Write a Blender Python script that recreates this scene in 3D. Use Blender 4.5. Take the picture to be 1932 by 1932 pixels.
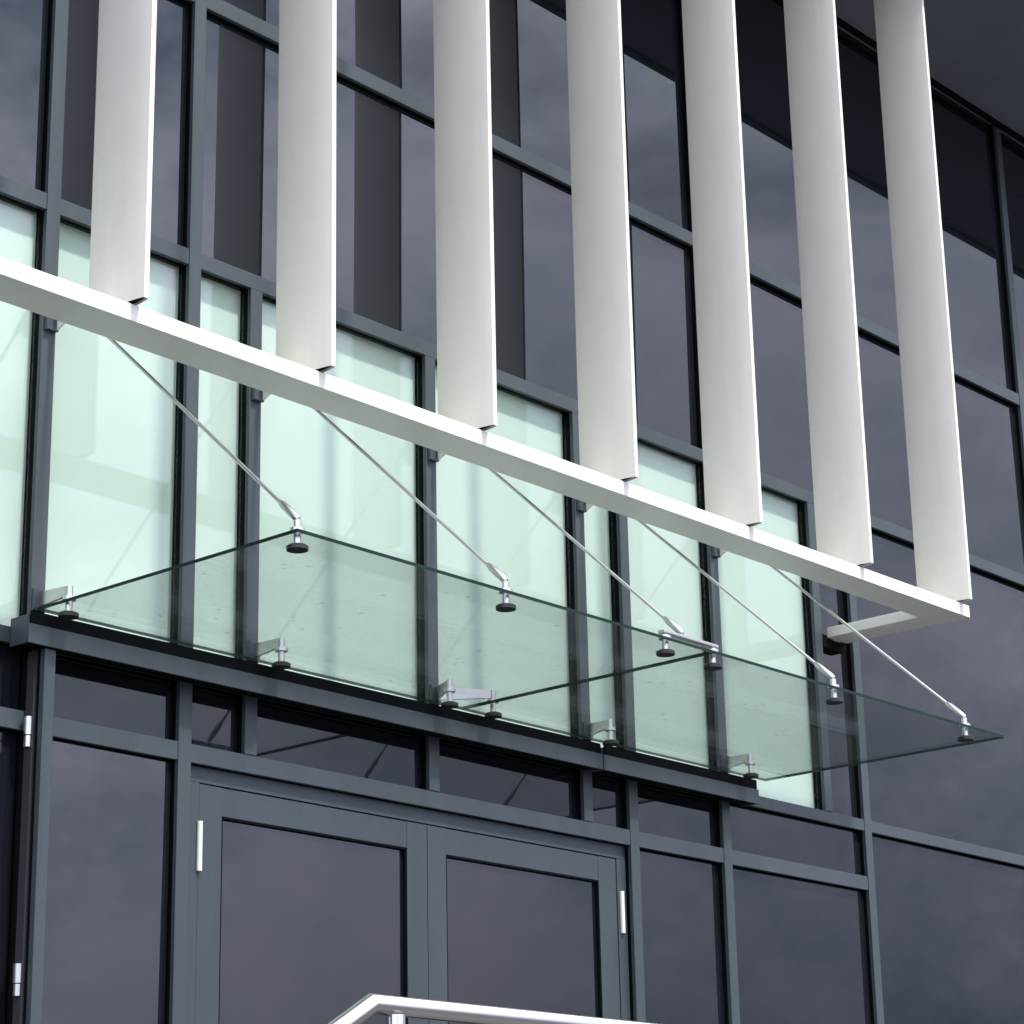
import bpy, bmesh, math, random
from mathutils import Vector, Matrix
random.seed(7)
scene = bpy.context.scene
for o in list(bpy.data.objects): bpy.data.objects.remove(o, do_unlink=True)
COL = scene.collection

# ------------------------------------------------------------------ units
# the facade is set out in modules of one fin pitch (0.75 m); x along the wall,
# y = 0 at the front of the mullions (outside is -y), z from a datum
S = 0.75
ZO = 2.9476 * S + 1.6
def W(x, y, z): return Vector((x * S, y * S, z * S + ZO))

# ------------------------------------------------------------------ camera
cam_d = bpy.data.cameras.new('camera'); cam = bpy.data.objects.new('camera', cam_d); COL.objects.link(cam)
yaw, pitch, roll = math.radians(49.055), math.radians(17.808), math.radians(-1.2075)
fw = Vector((math.sin(yaw) * math.cos(pitch), math.cos(yaw) * math.cos(pitch), math.sin(pitch)))
rt = Vector((math.cos(yaw), -math.sin(yaw), 0)); up = rt.cross(fw)
r2 = rt * math.cos(roll) + up * math.sin(roll); u2 = -rt * math.sin(roll) + up * math.cos(roll)
M = Matrix((r2, u2, -fw)).transposed().to_4x4(); M.translation = W(-5.5302, -7.5065, -2.9476)
cam.matrix_world = M
cam_d.sensor_width = 36; cam_d.lens = 36 * 4564.3 / 1932
cam_d.clip_start = 0.05; cam_d.clip_end = 5000
scene.camera = cam

# ------------------------------------------------------------------ light
SUN_EL, SUN_AZ = math.radians(57), math.radians(5)      # azimuth from the wall's normal towards +x
sdir = Vector((math.sin(SUN_AZ) * math.cos(SUN_EL), -math.cos(SUN_AZ) * math.cos(SUN_EL), math.sin(SUN_EL)))
sun_d = bpy.data.lights.new('sun', 'SUN'); sun = bpy.data.objects.new('sun', sun_d); COL.objects.link(sun)
sun.rotation_euler = sdir.to_track_quat('Z', 'Y').to_euler()
sun_d.energy = 4.2; sun_d.angle = math.radians(4.0); sun_d.color = (1.0, 0.955, 0.89)

world = bpy.data.worlds.new('World'); scene.world = world; world.use_nodes = True
nt = world.node_tree; nt.nodes.clear()
def N(nt, t, **k):
    n = nt.nodes.new(t)
    for a, b in k.items(): setattr(n, a, b)
    return n
def L(nt, a, b): nt.links.new(a, b)
wo = N(nt, 'ShaderNodeOutputWorld'); bg = N(nt, 'ShaderNodeBackground'); L(nt, bg.outputs[0], wo.inputs[0])
sky = N(nt, 'ShaderNodeTexSky', sky_type='NISHITA'); sky.sun_disc = False
sky.sun_elevation = SUN_EL; sky.sun_rotation = math.atan2(sdir.x, sdir.y); sky.dust_density = 2.0
tc = N(nt, 'ShaderNodeTexCoord'); mp = N(nt, 'ShaderNodeMapping'); mp.inputs['Scale'].default_value = (1, 1, 2.6)
L(nt, tc.outputs['Generated'], mp.inputs[0])
nz = N(nt, 'ShaderNodeTexNoise'); nz.inputs['Scale'].default_value = 2.2; nz.inputs['Detail'].default_value = 7; nz.inputs['Roughness'].default_value = 0.55
L(nt, mp.outputs[0], nz.inputs['Vector'])
cov = N(nt, 'ShaderNodeValToRGB'); cov.color_ramp.elements[0].position = 0.30; cov.color_ramp.elements[1].position = 0.46
L(nt, nz.outputs[0], cov.inputs[0])
nz2 = N(nt, 'ShaderNodeTexNoise'); nz2.inputs['Scale'].default_value = 6.5; nz2.inputs['Detail'].default_value = 8; nz2.inputs['Roughness'].default_value = 0.66
mp2 = N(nt, 'ShaderNodeMapping'); mp2.inputs['Location'].default_value = (3.1, 1.7, 0.4); mp2.inputs['Scale'].default_value = (1, 1, 1.35)
L(nt, tc.outputs['Generated'], mp2.inputs[0]); L(nt, mp2.outputs[0], nz2.inputs['Vector'])
cl = N(nt, 'ShaderNodeValToRGB')
cl.color_ramp.elements[0].position = 0.34; cl.color_ramp.elements[0].color = (6.4, 8.2, 11.4, 1)
cl.color_ramp.elements[1].position = 0.66; cl.color_ramp.elements[1].color = (24.5, 25.0, 29.5, 1)
L(nt, nz2.outputs[0], cl.inputs[0])
mx = N(nt, 'ShaderNodeMix', data_type='RGBA'); L(nt, cov.outputs[0], mx.inputs['Factor'])
L(nt, sky.outputs[0], mx.inputs['A']); L(nt, cl.outputs[0], mx.inputs['B'])
# a bank of heavier cloud to the east, and duller air near the horizon
nrm = N(nt, 'ShaderNodeVectorMath', operation='NORMALIZE'); L(nt, tc.outputs['Generated'], nrm.inputs[0])
dp = N(nt, 'ShaderNodeVectorMath', operation='DOT_PRODUCT'); L(nt, nrm.outputs[0], dp.inputs[0]); dp.inputs[1].default_value = (0.945, -0.315, 0.08)
dn = N(nt, 'ShaderNodeMath', operation='MULTIPLY_ADD'); L(nt, nz2.outputs[0], dn.inputs[0]); dn.inputs[1].default_value = 0.22; L(nt, dp.outputs['Value'], dn.inputs[2])
bank = N(nt, 'ShaderNodeMapRange', interpolation_type='SMOOTHSTEP'); L(nt, dn.outputs[0], bank.inputs[0])
bank.inputs['From Min'].default_value = 0.90; bank.inputs['From Max'].default_value = 1.09; bank.inputs['To Min'].default_value = 1.0; bank.inputs['To Max'].default_value = 0.42
sx = N(nt, 'ShaderNodeSeparateXYZ'); L(nt, nrm.outputs[0], sx.inputs[0])
hz = N(nt, 'ShaderNodeMath', operation='MULTIPLY_ADD'); L(nt, nz.outputs[0], hz.inputs[0]); hz.inputs[1].default_value = 0.16; L(nt, sx.outputs['Z'], hz.inputs[2])
low = N(nt, 'ShaderNodeMapRange', interpolation_type='SMOOTHSTEP'); L(nt, hz.outputs[0], low.inputs[0])
low.inputs['From Min'].default_value = 0.10; low.inputs['From Max'].default_value = 0.32; low.inputs['To Min'].default_value = 0.62; low.inputs['To Max'].default_value = 1.12
ml = N(nt, 'ShaderNodeMath', operation='MULTIPLY'); L(nt, bank.outputs[0], ml.inputs[0]); L(nt, low.outputs[0], ml.inputs[1])
vm = N(nt, 'ShaderNodeVectorMath', operation='SCALE'); L(nt, mx.outputs['Result'], vm.inputs[0]); L(nt, ml.outputs[0], vm.inputs['Scale'])
L(nt, vm.outputs[0], bg.inputs[0]); bg.inputs[1].default_value = 0.1
world.cycles.sampling_method = 'MANUAL'; world.cycles.sample_map_resolution = 512

scene.render.engine = 'CYCLES'
vs = scene.view_settings
vs.view_transform = 'Standard'; vs.look = 'None'; vs.gamma = 1; vs.exposure = 0.2; vs.use_curve_mapping = False
scene.cycles.transparent_max_bounces = 12; scene.cycles.max_bounces = 6; scene.cycles.glossy_bounces = 4; scene.cycles.diffuse_bounces = 3

# ------------------------------------------------------------------ materials
def new_mat(name):
    m = bpy.data.materials.new(name); m.use_nodes = True; t = m.node_tree; t.nodes.clear()
    return m, t, N(t, 'ShaderNodeOutputMaterial')
def coords(t, scale=(1, 1, 1)):
    g = N(t, 'ShaderNodeNewGeometry'); m = N(t, 'ShaderNodeMapping'); m.inputs['Scale'].default_value = scale
    L(t, g.outputs['Position'], m.inputs[0]); return m.outputs[0]
def noise(t, vec, scale, detail=4, rough=0.55):
    n = N(t, 'ShaderNodeTexNoise'); n.inputs['Scale'].default_value = scale
    n.inputs['Detail'].default_value = detail; n.inputs['Roughness'].default_value = rough
    L(t, vec, n.inputs['Vector']); return n.outputs[0]
def ramp(t, fac, stops):
    r = N(t, 'ShaderNodeValToRGB'); e = r.color_ramp.elements
    while len(e) < len(stops): e.new(0.5)
    for k, (p, c) in enumerate(stops):
        e[k].position = p; e[k].color = (*c, 1) if len(c) == 3 else c
    L(t, fac, r.inputs[0]); return r.outputs[0]
def paint(name, base, rough=0.45, var=0.06, metallic=0.0, bump=0.0, streak=0.0, ior=1.45):
    m, t, out = new_mat(name); p = N(t, 'ShaderNodeBsdfPrincipled'); L(t, p.outputs[0], out.inputs[0])
    v = coords(t, (1, 1, 0.25)); n = noise(t, v, 3.5, 6)
    lo = tuple(c * (1 - var) for c in base); hi = tuple(min(1, c * (1 + var)) for c in base)
    col = ramp(t, n, [(0.3, lo), (0.7, hi)])
    if streak:
        s = noise(t, coords(t, (9, 9, 0.5)), 5, 3); sc = ramp(t, s, [(0.55, (1, 1, 1)), (0.75, (1 - streak,) * 3)])
        mm = N(t, 'ShaderNodeMix', data_type='RGBA', blend_type='MULTIPLY'); mm.inputs['Factor'].default_value = 1
        L(t, col, mm.inputs['A']); L(t, sc, mm.inputs['B']); col = mm.outputs['Result']
    L(t, col, p.inputs['Base Color'])
    rn = noise(t, coords(t), 14, 3); mr = N(t, 'ShaderNodeMapRange')
    mr.inputs['To Min'].default_value = max(0.02, rough - 0.07); mr.inputs['To Max'].default_value = rough + 0.07
    L(t, rn, mr.inputs[0]); L(t, mr.outputs[0], p.inputs['Roughness'])
    p.inputs['Metallic'].default_value = metallic; p.inputs['IOR'].default_value = ior
    if bump:
        b = N(t, 'ShaderNodeBump'); b.inputs['Strength'].default_value = bump; b.inputs['Distance'].default_value = 0.002
        L(t, noise(t, coords(t), 40, 3), b.inputs['Height']); L(t, b.outputs[0], p.inputs['Normal'])
    return m
MAT = {}
def fin_paint():
    m, t, out = new_mat('fin_offwhite_paint'); p = N(t, 'ShaderNodeBsdfPrincipled'); L(t, p.outputs[0], out.inputs[0])
    oi = N(t, 'ShaderNodeObjectInfo')
    batch = ramp(t, oi.outputs['Random'], [(0.0, (0.755, 0.722, 0.628)), (0.5, (0.78, 0.748, 0.655)), (1.0, (0.765, 0.738, 0.655))])
    st = ramp(t, noise(t, coords(t, (9, 9, 0.22)), 2.2, 3), [(0.50, (1, 1, 1)), (0.85, (0.955, 0.95, 0.94))])      # rain streaks
    sp = ramp(t, noise(t, coords(t, (1, 1, 0.5)), 9, 5, 0.65), [(0.35, (0.965, 0.965, 0.96)), (0.6, (1, 1, 1))])  # dust film
    c = batch
    for q in (st, sp):
        mm = N(t, 'ShaderNodeMix', data_type='RGBA', blend_type='MULTIPLY'); mm.inputs['Factor'].default_value = 1
        L(t, c, mm.inputs['A']); L(t, q, mm.inputs['B']); c = mm.outputs['Result']
    L(t, c, p.inputs['Base Color']); p.inputs['Roughness'].default_value = 0.46
    return m
MAT['fin'] = fin_paint()
MAT['rail'] = paint('rail_white_paint', (0.79, 0.765, 0.70), 0.4, 0.03, streak=0.06)
MAT['frame'] = paint('frame_slate_grey_powder_coat', (0.047, 0.060, 0.067), 0.45, 0.14, streak=0.10)
MAT['gasket'] = paint('black_gasket', (0.004, 0.005, 0.006), 0.7, 0.2, ior=1.15)
MAT['steel'] = paint('brushed_stainless_steel', (0.54, 0.53, 0.51), 0.30, 0.06, metallic=1.0)
MAT['polished'] = paint('polished_stainless_steel', (0.70, 0.68, 0.66), 0.16, 0.03, metallic=1.0)
MAT['rubber'] = paint('dark_disc_steel', (0.05, 0.05, 0.05), 0.35, 0.1, metallic=0.6)
MAT['soffit'] = paint('soffit_dark_panel', (0.16, 0.18, 0.21), 0.5, 0.06)
MAT['blind'] = paint('white_blind_fabric', (0.57, 0.60, 0.57), 0.8, 0.02)
MAT['paving'] = paint('concrete_paving', (0.085, 0.085, 0.08), 0.85, 0.18, bump=0.4)
MAT['asphalt'] = paint('asphalt', (0.055, 0.055, 0.056), 0.9, 0.2, bump=0.5)
MAT['core'] = paint('dark_interior', (0.03, 0.03, 0.035), 0.9, 0.1)

def fresnel(t, ior):
    g = N(t, 'ShaderNodeNewGeometry'); f = N(t, 'ShaderNodeFresnel')
    mi = N(t, 'ShaderNodeMix', data_type='FLOAT'); L(t, g.outputs['Backfacing'], mi.inputs['Factor'])
    mi.inputs['A'].default_value = ior; mi.inputs['B'].default_value = 1 / ior
    L(t, mi.outputs['Result'], f.inputs['IOR']); return f
def wavy(t, strength, scale):
    b = N(t, 'ShaderNodeBump'); b.inputs['Strength'].default_value = strength; b.inputs['Distance'].default_value = 0.01
    L(t, noise(t, coords(t), scale, 1, 0.4), b.inputs['Height']); return b.outputs[0]
def dark_glass():
    m, t, out = new_mat('dark_reflective_glass')
    f = fresnel(t, 1.63); mix = N(t, 'ShaderNodeMixShader'); L(t, f.outputs[0], mix.inputs[0])
    d = N(t, 'ShaderNodeBsdfDiffuse'); d.inputs[0].default_value = (0.008, 0.010, 0.013, 1)
    g = N(t, 'ShaderNodeBsdfGlossy'); g.inputs['Roughness'].default_value = 0.012; g.inputs[0].default_value = (0.95, 0.96, 1.0, 1)
    nb = wavy(t, 0.03, 1.3); L(t, nb, g.inputs['Normal'])
    L(t, d.outputs[0], mix.inputs[1]); L(t, g.outputs[0], mix.inputs[2]); L(t, mix.outputs[0], out.inputs[0]); return m
def thin_glass(name, tint, ior, dirt=0.0, wav=0.01):
    m, t, out = new_mat(name)
    f = fresnel(t, ior); mix = N(t, 'ShaderNodeMixShader'); L(t, f.outputs[0], mix.inputs[0])
    tr = N(t, 'ShaderNodeBsdfTransparent'); tr.inputs[0].default_value = (*tint, 1)
    g = N(t, 'ShaderNodeBsdfGlossy'); g.inputs['Roughness'].default_value = 0.01
    if wav: L(t, wavy(t, wav, 1.8), g.inputs['Normal'])
    L(t, tr.outputs[0], mix.inputs[1]); L(t, g.outputs[0], mix.inputs[2]); sh = mix.outputs[0]
    if dirt:
        d = N(t, 'ShaderNodeBsdfDiffuse'); d.inputs[0].default_value = (0.44, 0.49, 0.46, 1)
        n1 = noise(t, coords(t), 55, 4, 0.7); n2 = noise(t, coords(t), 2.2, 4)
        r1 = ramp(t, n1, [(0.56, (0, 0, 0)), (0.72, (1, 1, 1))]); r2_ = ramp(t, n2, [(0.3, (0.2,) * 3), (0.7, (1, 1, 1))])
        mu = N(t, 'ShaderNodeMath', operation='MULTIPLY'); L(t, r1, mu.inputs[0]); L(t, r2_, mu.inputs[1])
        ad = N(t, 'ShaderNodeMath', operation='MULTIPLY_ADD'); L(t, mu.outputs[0], ad.inputs[0])
        ad.inputs[1].default_value = dirt; ad.inputs[2].default_value = dirt * 0.5
        vo = N(t, 'ShaderNodeTexVoronoi'); vo.inputs['Scale'].default_value = 16; L(t, coords(t), vo.inputs['Vector'])
        sp = ramp(t, vo.outputs['Distance'], [(0.06, (0.30,) * 3), (0.16, (0, 0, 0))]); n3 = ramp(t, noise(t, coords(t), 7, 2), [(0.5, (0, 0, 0)), (0.62, (1, 1, 1))])
        ms = N(t, 'ShaderNodeMath', operation='MULTIPLY'); L(t, sp, ms.inputs[0]); L(t, n3, ms.inputs[1])
        as_ = N(t, 'ShaderNodeMath', operation='ADD'); L(t, ad.outputs[0], as_.inputs[0]); L(t, ms.outputs[0], as_.inputs[1]); ad = as_
        m2 = N(t, 'ShaderNodeMixShader'); L(t, ad.outputs[0], m2.inputs[0]); L(t, sh, m2.inputs[1]); L(t, d.outputs[0], m2.inputs[2]); sh = m2.outputs[0]
    L(t, sh, out.inputs[0]); return m
MAT['glass'] = dark_glass()
MAT['mint'] = thin_glass('pale_green_clear_glass', (0.935, 0.984, 0.957), 1.5)
MAT['canopy'] = thin_glass('canopy_glass', (0.975, 0.993, 0.985), 1.30, dirt=0.10)
m, t, out = new_mat('canopy_glass_edge'); p = N(t, 'ShaderNodeBsdfPrincipled'); L(t, p.outputs[0], out.inputs[0])
L(t, ramp(t, noise(t, coords(t), 6), [(0.3, (0.004, 0.018, 0.013)), (0.7, (0.007, 0.028, 0.02))]), p.inputs['Base Color']); p.inputs['Roughness'].default_value = 0.45; p.inputs['IOR'].default_value = 1.25
MAT['edge'] = m

# ------------------------------------------------------------------ mesh helpers
def mesh_obj(name, bm, mats, parent=None, smooth=False):
    me = bpy.data.meshes.new(name); bmesh.ops.recalc_face_normals(bm, faces=bm.faces); bm.to_mesh(me); bm.free()
    for mm in (mats if isinstance(mats, (list, tuple)) else [mats]): me.materials.append(MAT[mm])
    if smooth:
        for pl in me.polygons: pl.use_smooth = True
        me.set_sharp_from_angle(angle=math.radians(35))
    o = bpy.data.objects.new(name, me); COL.objects.link(o)
    if parent: o.parent = parent; o.matrix_parent_inverse = parent.matrix_world.inverted()
    return o
def add_box(bm, a, b, bevel=0.0):
    a, b = Vector(a), Vector(b); c = (a + b) / 2; s = b - a
    r = bmesh.ops.create_cube(bm, size=1, matrix=Matrix.Translation(c) @ Matrix.Diagonal((abs(s.x), abs(s.y), abs(s.z), 1)))
    if bevel:
        es = list({e for v in r['verts'] for e in v.link_edges})
        bmesh.ops.bevel(bm, geom=es, offset=bevel, segments=2, affect='EDGES', profile=0.6)
def box(name, x0, x1, y0, y1, z0, z1, mat, parent=None, bevel=0.0):
    bm = bmesh.new(); add_box(bm, W(x0, y0, z0), W(x1, y1, z1), bevel)
    return mesh_obj(name, bm, mat, parent)
def frame_axes(d):
    d = d.normalized(); a = Vector((0, 0, 1)) if abs(d.z) < 0.95 else Vector((1, 0, 0))
    u = d.cross(a).normalized(); return u, u.cross(d).normalized()
def add_tube(bm, pts, rad, n=16, cap=True):
    """tube along a polyline of Vectors; rad a number or list"""
    rings = []
    for i, pnt in enumerate(pts):
        if i == 0: d = pts[1] - pnt
        elif i == len(pts) - 1: d = pnt - pts[i - 1]
        else: d = (pts[i + 1] - pnt).normalized() + (pnt - pts[i - 1]).normalized()
        if i == 0: u, v = frame_axes(d)
        else:
            dn = d.normalized(); u = (u - dn * u.dot(dn)).normalized(); v = u.cross(dn)
        r = rad[i] if isinstance(rad, (list, tuple)) else rad
        rings.append([bm.verts.new(pnt + (u * math.cos(2 * math.pi * k / n) + v * math.sin(2 * math.pi * k / n)) * r) for k in range(n)])
    for A, B in zip(rings, rings[1:]):
        for k in range(n): bm.faces.new((A[k], A[(k + 1) % n], B[(k + 1) % n], B[k]))
    if cap: bm.faces.new(rings[0][::-1]); bm.faces.new(rings[-1])
def tube(name, pts, rad, mat, parent=None, n=16):
    bm = bmesh.new(); add_tube(bm, pts, rad, n); return mesh_obj(name, bm, mat, parent, smooth=True)
def empty(name, loc, label, cat, group=None):
    o = bpy.data.objects.new(name, None); COL.objects.link(o); o.location = loc; o.empty_display_size = 0.2
    o['label'] = label; o['category'] = cat
    if group: o['group'] = group
    bpy.context.view_layer.update(); return o
def struct(o): o['kind'] = 'structure'; return o

# ------------------------------------------------------------------ ground
LZ = (1.0 - ZO) / S                                   # landing level in modules
bm = bmesh.new(); bmesh.ops.create_grid(bm, x_segments=1, y_segments=1, size=1500)
struct(mesh_obj('ground', bm, 'asphalt'))
bm = bmesh.new(); add_box(bm, (-0.68, -2.45, -0.05), (9.5, 0.05, 1.0), 0.01); struct(mesh_obj('landing', bm, 'paving'))
bm = bmesh.new()
for k in range(5):
    x1 = -0.682 - 0.29 * k; add_box(bm, (x1 - 0.29, -2.45, -0.05), (x1 - 0.001, 0.05, 1.0 - (k + 1) * 0.1667), 0.006)
struct(mesh_obj('steps', bm, 'paving'))
bm = bmesh.new(); add_box(bm, (-9, -4.6, -0.05), (14, -2.46, 0.02)); struct(mesh_obj('pavement', bm, 'paving'))

# ------------------------------------------------------------------ building
B = empty('office_building', W(3, 0, LZ), 'office building front with dark reflective glazing, grey frames and a mint band', 'building')
MW = 0.07; TOP = 4.83; GY0, GY1 = 0.046, 0.07
zM0, zM1 = 1.396, 1.470
zU0, zU1 = 2.702, 2.782
zA0, zA1 = -0.493, -0.428
zB0, zB1 = -0.833, -0.755
CAP = 0.022
def mullion(x, z0, z1, y=0.0, w=MW):
    o = box('mullion', x, x + w, y, y + CAP, z0, z1, 'frame', B, 0.0015)
    box('gasket', x + 0.006, x + w - 0.006, y + CAP + 0.0005, 0.14, z0 + 0.002, z1 - 0.002, 'gasket', o)
    return o
def transom(x0, x1, z0, z1):
    o = box('transom', x0 + 0.001, x1 - 0.001, 0.003, 0.003 + CAP, z0, z1, 'frame', B, 0.0015)
    box('gasket', x0 + 0.002, x1 - 0.002, 0.0035 + CAP, 0.138, z0 + 0.006, z1 - 0.006, 'gasket', o)
    return o
X = dict(Ma=-3.3, M0=-0.95, M1=0.194, M1b=0.982, M2=1.352, Mh=2.75, M3=2.502, M4=3.619, M4b=3.981, M5=4.772, M5b=5.755, M6=6.143, M8=8.414, M9=10.7)
for k in ('Ma', 'M0', 'M1b', 'M5', 'M6', 'M8', 'M9'): mullion(X[k], LZ, TOP)
mullion(X['M1'], zA0, TOP)
mullion(X['Mh'], zM1 + 0.002, TOP)
for k in ('M2', 'M3', 'M4'): mullion(X[k], zB1 + 0.002, zM0 - 0.002)
mullion(X['M4b'], LZ, zM0 - 0.002); mullion(X['M5b'], zA1 + 0.002, zM0 - 0.002)
# deep post under the left end of the canopy, with hinges on its side
post = box('entrance_post', 0.199, 0.252, -0.1, -0.07, LZ, -0.517, 'frame', B, 0.002)
box('post_web', 0.204, 0.247, -0.0695, 0.14, LZ + 0.002, -0.518, 'gasket', post)
box('post_flange', 0.188, 0.203, -0.05, -0.005, LZ + 0.002, -0.518, 'core', post)
for zz in (-0.845, -1.80):
    bm = bmesh.new(); c = W(0.186, -0.03, zz)
    add_tube(bm, [c + Vector((0, 0, -0.045)), c + Vector((0, 0, -0.012))], 0.013, 12); add_tube(bm, [c + Vector((0, 0, -0.009)), c + Vector((0, 0, 0.045))], 0.015, 12)
    mesh_obj('hinge', bm, 'steel', post, smooth=True)
cols_up = ['Ma', 'M0', 'M1', 'M1b', 'Mh', 'M5', 'M6', 'M8', 'M9']
cols_mint = ['Ma', 'M0', 'M1', 'M1b', 'M2', 'M3', 'M4', 'M4b', 'M5', 'M5b', 'M6', 'M8', 'M9']
def pane(x0, x1, z0, z1, label=None):
    """dark sealed unit, each set a hair out of true"""
    bm = bmesh.new(); add_box(bm, W(x0 + 0.003, GY0, z0 + 0.003), W(x1 - 0.003, GY1, z1 - 0.003))
    c = W((x0 + x1) / 2, GY0, (z0 + z1) / 2)
    R_ = Matrix.Rotation(math.radians(random.uniform(-.3, .3)), 4, 'Z') @ Matrix.Rotation(math.radians(random.uniform(-.3, .3)), 4, 'X')
    bmesh.ops.transform(bm, matrix=Matrix.Translation(c) @ R_ @ Matrix.Translation(-c), verts=bm.verts)
    o = mesh_obj('glass_pane', bm, 'glass', B)
    if label: o['label'] = label
    return o
def mint_pane(x0, x1, z0, z1):
    o = box('glass_pane', x0 + 0.003, x1 - 0.003, GY0, GY0 + 0.008, z0 + 0.003, z1 - 0.003, 'mint', B)
    o['label'] = 'pale mint glass pane with a white blind drawn behind it'
    b = box('blind', x0 - 0.01, x1 + 0.01, 0.078, 0.083, z0 - 0.02, z1 + 0.02, 'blind', o)
    return o
for a, b in zip(cols_up, cols_up[1:]):
    x0, x1 = X[a] + MW, X[b]
    pane(x0, x1, zM1, zU0); pane(x0, x1, zU1, TOP); transom(x0, x1, zM0, zM1) if a != 'M1b' and a != 'Mh' else None
    transom(x0, x1, zU0, zU1)
transom(X['M1b'] + MW, X['M5'], zM0, zM1)
for a, b in zip(cols_mint, cols_mint[1:]):
    x0, x1 = X[a] + MW, X[b]
    if a in ('M0', 'M1', 'M1b', 'M2', 'M3', 'M4', 'M4b', 'M5'): mint_pane(x0, x1, zA1, zM0)
    else: pane(x0, x1, zA1, zM0)
for a, b in (('Ma', 'M0'), ('M0', 'M1'), ('M1', 'M1b'), ('M1b', 'M2'), ('M2', 'M3'), ('M3', 'M4'), ('M4', 'M4b'), ('M4b', 'M5'), ('M5', 'M6')):
    x0, x1 = X[a] + MW, X[b]
    pane(x0, x1, zB1, zA0)
    transom(x0, x1, zA0, zA1)
for a, b in (('M6', 'M8'), ('M8', 'M9')):
    x0, x1 = X[a] + MW, X[b]; transom(x0, x1, zA0, zA1); pane(x0, x1, LZ + 0.09, zA0); transom(x0, x1, LZ + 0.01, LZ + 0.09)
for a, b in (('Ma', 'M0'), ('M0', 'M1'), ('M1', 'M1b'), ('M4b', 'M5'), ('M5', 'M6')):
    x0, x1 = X[a] + MW, X[b]; transom(x0, x1, zB0, zB1); pane(x0, x1, LZ + 0.09, zB0); transom(x0, x1, LZ + 0.01, LZ + 0.09)
transom(X['M1b'] + MW, X['M4b'], zB0, zB1)
# doors between M1b and M4b
dx0, dx1 = X['M1b'] + MW, X['M4b']; zD = -0.906; zDb = LZ + 0.02
fr = box('door_frame', dx0 + 0.001, dx1 - 0.001, 0.040, 0.085, zD + 0.004, zB0 - 0.001, 'frame', B, 0.0015)
box('jamb', dx0 + 0.001, 1.136, 0.040, 0.085, LZ, zD + 0.003, 'frame', fr, 0.0015)
box('jamb', 3.910, dx1 - 0.001, 0.040, 0.085, LZ, zD + 0.003, 'frame', fr, 0.0015)
box('gasket', dx0 + 0.002, dx1 - 0.002, 0.087, 0.13, LZ, zB0 - 0.002, 'gasket', fr)
def leaf(x0, x1, g0, g1, hinge_x):
    bm = bmesh.new(); z0, z1, gz0, gz1 = zDb, zD, LZ + 0.16, -1.028; ya, yb = 0.044, 0.084
    add_box(bm, W(x0, ya, z0), W(g0, yb, z1), 0.0015); add_box(bm, W(g1, ya, z0), W(x1, yb, z1), 0.0015)
    add_box(bm, W(g0 + .0005, ya + .001, gz1), W(g1 - .0005, yb, z1 - .0003), 0.0015); add_box(bm, W(g0 + .0005, ya + .001, z0), W(g1 - .0005, yb, gz0), 0.0015)
    d = mesh_obj('door', bm, 'frame', B)
    bm = bmesh.new(); e = 0.008
    for (a, b_, c, dd) in ((g0, g0 + e, gz0, gz1), (g1 - e, g1, gz0, gz1), (g0, g1, gz1 - e, gz1), (g0, g1, gz0, gz0 + e)): add_box(bm, W(a, 0.047, c), W(b_, 0.083, dd))
    mesh_obj('bead', bm, 'gasket', d)
    box('pane', g0 + e, g1 - e, 0.066, 0.078, gz0 + e, gz1 - e, 'glass', d)
    for zz in (-1.17, -2.3, -3.4):
        bm = bmesh.new(); c = W(hinge_x, 0.034, zz)
        add_tube(bm, [c + Vector((0, 0, -0.078)), c + Vector((0, 0, 0.078))], 0.0095, 12); mesh_obj('hinge', bm, 'rail', d, smooth=True)
    hx = g1 + 0.07 if hinge_x < x0 + 0.2 else g0 - 0.07
    bm = bmesh.new(); c = W(hx, -0.02, -2.3); add_tube(bm, [c + Vector((0, 0, -0.3)), c + Vector((0, 0, 0.3))], 0.012, 12)
    for s in (-0.22, 0.22): add_tube(bm, [c + Vector((0, 0.002, s)), c + Vector((0, 0.07 * S, s))], 0.007, 10)
    mesh_obj('handle', bm, 'steel', d, smooth=True)
leaf(1.140, 2.528, 1.268, 2.396, 1.137); leaf(2.532, 3.906, 2.656, 3.770, 3.936)
# backing, soffit
wb = box('wall', -6.0, 10.76, 0.16, 9.0, LZ - 1.2, TOP + 1.2, 'core', B)
box('wall', -6.0, X['Ma'] - 0.002, -0.02, 0.159, LZ - 1.2, TOP, 'frame', B, 0.004)
box('wall', 10.772, 14.5, -0.02, 9.0, LZ - 1.2, TOP, 'frame', B, 0.004)
sf = None
for k in range(4):
    x0 = -6.0 + k * 5.2
    o = box('soffit_panel', x0 + 0.004, x0 + 5.196, -1.10, 0.158, TOP + 0.003, TOP + 0.06, 'soffit', B, 0.002)
box('soffit_trim', -6.0, 14.8, -0.03, 0.0, TOP - 0.03, TOP + 0.002, 'gasket', B)
box('fascia', -6.0, 14.8, -1.16, -1.103, TOP - 0.02, TOP + 0.7, 'frame', B, 0.004)
box('roof', -6.0, 14.8, -1.10, 9.0, TOP + 0.66, TOP + 0.72, 'soffit', B)

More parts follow.
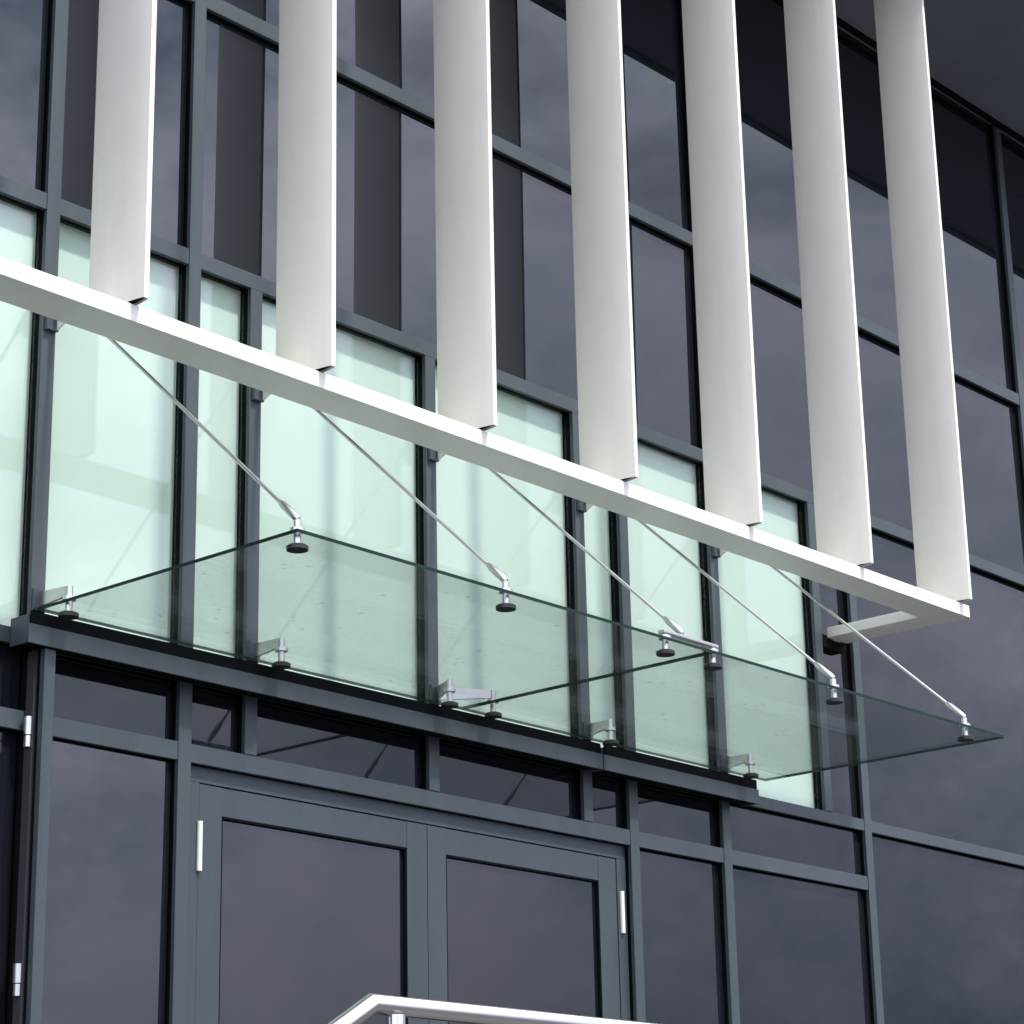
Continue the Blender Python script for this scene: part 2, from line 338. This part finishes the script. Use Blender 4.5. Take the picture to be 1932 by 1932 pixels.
# ------------------------------------------------------------------ rail carrying the fins
RF, RR, RZ0, RZ1 = -0.823, -0.620, 0.596, 0.665
rail = box('support_rail', -1.7, 6.085, RF, RR, RZ0, RZ1, 'rail', None, 0.002)
rail['label'] = 'long white box rail across the facade under the white fins'; rail['category'] = 'rail'
box('arm', 5.875, 6.075, RR + 0.001, -0.001, RZ0 + 0.002, RZ1 - 0.008, 'rail', rail, 0.002)
box('arm_base', 5.83, 6.04, -0.0005 + 0.0012, 0.07, RZ0 - 0.06, RZ0 - 0.004, 'gasket', rail)
box('arm', -1.6, -1.49, RR + 0.001, -0.001, RZ0 + 0.002, RZ1 - 0.008, 'rail', rail, 0.002)

# ------------------------------------------------------------------ fins
YN, YR = -0.888, -0.552
def fin_profile():
    """closed plan outline of the hollow blade (x across, y along), modules"""
    n = 14; Ln = YR - YN; half = 0.031; nose = 0.0115; tail = 0.010; pts = []
    for i in range(n + 1):
        s = i / n; base = nose + (tail - nose) * s
        pts.append((-(base + (half - base) * math.sin(math.pi * s) ** 0.8 if 0 < s < 1 else base), YN + Ln * s))
    left = pts; right = [(-x, y) for x, y in pts][::-1]
    return left + right
PROF = fin_profile(); FZ0, FZ1 = 0.676, TOP - 0.002
def build_fin_mesh():
    bm = bmesh.new(); lo = [bm.verts.new(W(x, y, FZ0) - W(0, YN, FZ0)) for x, y in PROF]; hi = [bm.verts.new(W(x, y, FZ1) - W(0, YN, FZ0)) for x, y in PROF]
    n = len(PROF)
    for k in range(n): bm.faces.new((lo[k], lo[(k + 1) % n], hi[(k + 1) % n], hi[k]))
    cy = (YN + YR) / 2
    inn = [bm.verts.new(W(x * 0.90, cy + (y - cy) * 0.982, FZ0) - W(0, YN, FZ0)) for x, y in PROF]
    inh = [bm.verts.new(W(x * 0.90, cy + (y - cy) * 0.982, FZ0 + 0.08) - W(0, YN, FZ0)) for x, y in PROF]
    for k in range(n):
        j = (k + 1) % n; bm.faces.new((lo[j], lo[k], inn[k], inn[j])); bm.faces.new((inn[j], inn[k], inh[k], inh[j]))
    bm.faces.new(inh); bm.faces.new(hi)
    bmesh.ops.recalc_face_normals(bm, faces=bm.faces)
    me = bpy.data.meshes.new('blade'); bm.to_mesh(me); bm.free(); me.materials.append(MAT['fin'])
    for pl in me.polygons: pl.use_smooth = True
    me.set_sharp_from_angle(angle=math.radians(28)); return me
blade_me = build_fin_mesh()
def part_mesh(fn, mat, smooth=False):
    bm = bmesh.new(); fn(bm); bmesh.ops.recalc_face_normals(bm, faces=bm.faces); me = bpy.data.meshes.new('part'); bm.to_mesh(me); bm.free()
    me.materials.append(MAT[mat])
    if smooth:
        for pl in me.polygons: pl.use_smooth = True
        me.set_sharp_from_angle(angle=math.radians(35))
    return me
O0 = W(0, YN, FZ0)
def cap_fn(bm):
    vs_ = [bm.verts.new(W(x * 0.89, (YN + YR) / 2 + (y - (YN + YR) / 2) * 0.980, FZ0 + 0.012) - O0) for x, y in PROF]; bm.faces.new(vs_)
    r = bmesh.ops.extrude_face_region(bm, geom=bm.faces[:]); bmesh.ops.translate(bm, vec=(0, 0, 0.004), verts=[v for v in r['geom'] if isinstance(v, bmesh.types.BMVert)])
cap_me = part_mesh(cap_fn, 'gasket')
def cleat_fn(bm):
    add_box(bm, W(-0.075, -0.80, RZ1 + 0.0008) - O0, W(-0.02, -0.70, RZ1 + 0.006) - O0, 0.0008)
    for yy in (-0.78, -0.72): add_tube(bm, [W(-0.055, yy, RZ1 + 0.005) - O0, W(-0.055, yy, RZ1 + 0.016) - O0], 0.005, 8)
cleat_me = part_mesh(cleat_fn, 'steel')
def pin_fn(bm): add_tube(bm, [W(0, -0.72, RZ1 + 0.0005) - O0, W(0, -0.72, FZ0 + 0.03) - O0], 0.012, 12)
pin_me = part_mesh(pin_fn, 'steel', True)
ORD = ['leftmost white vertical sun-shade fin, above the left end of the rail', 'second white vertical sun-shade fin from the left',
       'third white vertical sun-shade fin from the left', 'middle white vertical sun-shade fin, fourth from either side',
       'fifth white vertical sun-shade fin from the left', 'second white vertical sun-shade fin from the right, sixth from the left',
       'rightmost white vertical sun-shade fin, standing on the right end of the rail']
for k in range(7):
    f = empty('sunshade_fin', O0 + Vector((k * S, 0, 0)), ORD[k], 'sunshade fin', 'white fins standing on the rail')
    for nm, me in (('blade', blade_me), ('end_cap', cap_me), ('cleat', cleat_me), ('pin', pin_me)):
        o = bpy.data.objects.new(nm, me); COL.objects.link(o); o.parent = f

# ------------------------------------------------------------------ glass canopy
CZ, CYF, CYR, CXL, CXJ, CXR = -0.347, -1.499, -0.02, 0.217, 2.706, 5.153
canopy = empty('entrance_canopy', W(2.7, -0.02, CZ), 'frameless green glass canopy over the entrance hung on steel rods', 'canopy')
def canopy_panel(x0, x1):
    bm = bmesh.new(); a, b = W(x0, CYF, CZ), W(x1, CYR, CZ); b.z = a.z + 0.0105
    add_box(bm, a, b); bm.faces.ensure_lookup_table(); bm.normal_update()
    for f in bm.faces: f.material_index = 0 if abs(f.normal.z) > 0.9 else 1
    o = mesh_obj('glass_panel', bm, ['canopy', 'edge'], canopy); return o
canopy_panel(CXL, CXJ - 0.003); canopy_panel(CXJ + 0.003, CXR)
# rear support beam in two lengths
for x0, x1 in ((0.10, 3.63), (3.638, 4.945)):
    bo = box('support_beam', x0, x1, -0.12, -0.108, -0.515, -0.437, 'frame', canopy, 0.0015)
    box('shadow_strip', x0 + 0.012, x1 - 0.012, -0.117, -0.1085, -0.4365, -0.386, 'gasket', bo)  # black strip stands in for the fin rail's shadow on the beam
    box('shaded_hollow', x0 + 0.012, x1 - 0.012, -0.1075, -0.0025, -0.500, -0.399, 'gasket', bo)  # solid black body in place of the shade inside the open channel
    box('end_plate', x0, x0 + 0.0115, -0.1075, -0.0025, -0.513, -0.400, 'frame', bo)
    box('end_plate', x1 - 0.0115, x1, -0.1075, -0.0025, -0.513, -0.400, 'frame', bo)
def disc_fix(x, y, hi=0.05):
    c = W(x, y, CZ)
    st = tube('point_fixing', [c + Vector((0, 0, -0.028)), c + Vector((0, 0, hi))], 0.0105, 'steel', canopy)
    bm = bmesh.new(); add_tube(bm, [c + Vector((0, 0, -0.040)), c + Vector((0, 0, -0.030)), c + Vector((0, 0, -0.026))], [0.030, 0.031, 0.026], 24); mesh_obj('disc', bm, 'rubber', st, smooth=True)
    bm = bmesh.new(); add_tube(bm, [c + Vector((0, 0, 0.0115)), c + Vector((0, 0, 0.022))], 0.021, 20); mesh_obj('washer', bm, 'steel', st, smooth=True)
    return st
FY, RY = -1.463, -0.18
FX = [0.252, 1.387, 2.41, 2.746, 3.68, 4.835]; RX = [0.243, 1.39, 2.45, 2.75, 3.62, 4.795]
for i, x in enumerate(FX): disc_fix(x, FY, 0.03 if i in (2, 3) else 0.045)
for x in RX: disc_fix(x, RY, 0.055)
# spreader across the joint at the front
c0, c1 = W(2.41, FY, CZ) + Vector((0, 0, 0.034)), W(2.746, FY, CZ) + Vector((0, 0, 0.034))
bm = bmesh.new(); add_box(bm, c0 + Vector((-0.018, -0.014, -0.006)), c1 + Vector((0.018, 0.014, 0.006)), 0.003); mesh_obj('spreader_bar', bm, 'steel', canopy)
# rods
RODX = [0.252, 1.387, 2.53, 3.68, 4.835]; MX = [0.194, 1.352, 2.502, 3.619, 4.772]
for i, x in enumerate(RODX):
    lo = W(x, FY, CZ) + Vector((0, 0, 0.05)); hi = W(MX[i] + 0.058, -0.06, 1.012); d = (hi - lo).normalized()
    r = tube('tension_rod', [lo + d * 0.05, hi - d * 0.03], 0.0056, 'steel', canopy, 12)
    bm = bmesh.new(); add_tube(bm, [lo + d * -0.004, lo + d * 0.01, lo + d * 0.075, lo + d * 0.095], [0.0075, 0.011, 0.011, 0.0066], 14); mesh_obj('clevis', bm, 'steel', r, smooth=True)
    bm = bmesh.new(); add_tube(bm, [hi - d * 0.10, hi - d * 0.08, hi - d * 0.012, hi], [0.0066, 0.011, 0.011, 0.008], 14); mesh_obj('clevis', bm, 'steel', r, smooth=True)
    bp = box('rod_anchor', MX[i] + 0.008, MX[i] + MW - 0.004, -0.024, -0.001, 0.855, 1.035, 'frame', canopy, 0.001)
    bm = bmesh.new(); xa, xb = MX[i] + 0.056, MX[i] + 0.066
    prof = [(-0.0245, 0.862), (-0.0245, 1.03), (-0.08, 1.035), (-0.11, 1.0), (-0.11, 0.90)]
    A = [bm.verts.new(W(xa, y, z)) for y, z in prof]; Bv = [bm.verts.new(W(xb, y, z)) for y, z in prof]
    bm.faces.new(A); bm.faces.new(Bv[::-1])
    for k in range(5): bm.faces.new((A[k], Bv[k], Bv[(k + 1) % 5], A[(k + 1) % 5]))
    mesh_obj('lug', bm, 'rail', bp)
# rear wall brackets
def wall_bracket(mx, targets):
    bp = box('wall_bracket', mx + 0.004, mx + MW - 0.002, -0.016, -0.001, -0.345, -0.255, 'frame', canopy, 0.001)
    for x in targets:
        bm = bmesh.new(); base = W(mx + 0.04, -0.016, -0.30); tip = W(x, RY, CZ) + Vector((0, 0, 0.042))
        side = (tip - base).cross(Vector((0, 0, 1))).normalized() * 0.006
        q = [base + Vector((0, 0, 0.026)), base + Vector((0, 0, -0.02)), tip + Vector((0, 0, -0.014)), tip + Vector((0, 0, 0.014))]
        A = [bm.verts.new(v - side) for v in q]; Bv = [bm.verts.new(v + side) for v in q]
        bm.faces.new(A); bm.faces.new(Bv[::-1])
        for k in range(4): bm.faces.new((A[k], Bv[k], Bv[(k + 1) % 4], A[(k + 1) % 4]))
        mesh_obj('bracket_arm', bm, 'steel', bp)
wall_bracket(MX[0], [RX[0]]); wall_bracket(MX[1], [RX[1]]); wall_bracket(MX[2], [RX[2], RX[3]]); wall_bracket(MX[3], [RX[4]]); wall_bracket(MX[4], [RX[5]])

# ------------------------------------------------------------------ stair handrail
hr = empty('handrail', Vector((-0.6, -2.143, 1.0)), 'polished steel handrail with a mitred bend standing in front of the doors', 'handrail')
HZ = -2.206; hc = W(-0.795, -2.857, HZ); hd = W(-0.935, -2.857, -2.287) - hc; R_H = 0.0212
tube('top_rail', [W(9.0, -2.857, HZ), hc, hc + hd.normalized() * 1.75], R_H, 'polished', hr, 24)
tube('lower_rail', [W(9.0, -2.857, HZ - 0.5), W(-0.72, -2.857, HZ - 0.5)], 0.012, 'polished', hr, 16)
for k in range(6):
    px = -0.70 + k * 1.6; c = W(px, -2.857, HZ)
    ps = tube('post', [Vector((c.x, c.y, 0.99)), c + Vector((0, 0, -0.018))], 0.0212, 'polished', hr, 18)
    tube('base_plate', [Vector((c.x, c.y, 1.0005)), Vector((c.x, c.y, 1.009))], 0.05, 'steel', ps, 20)
e = hc + hd.normalized() * 1.62
tube('post', [Vector((e.x, e.y, 0.1)), e], 0.0212, 'polished', hr, 18)
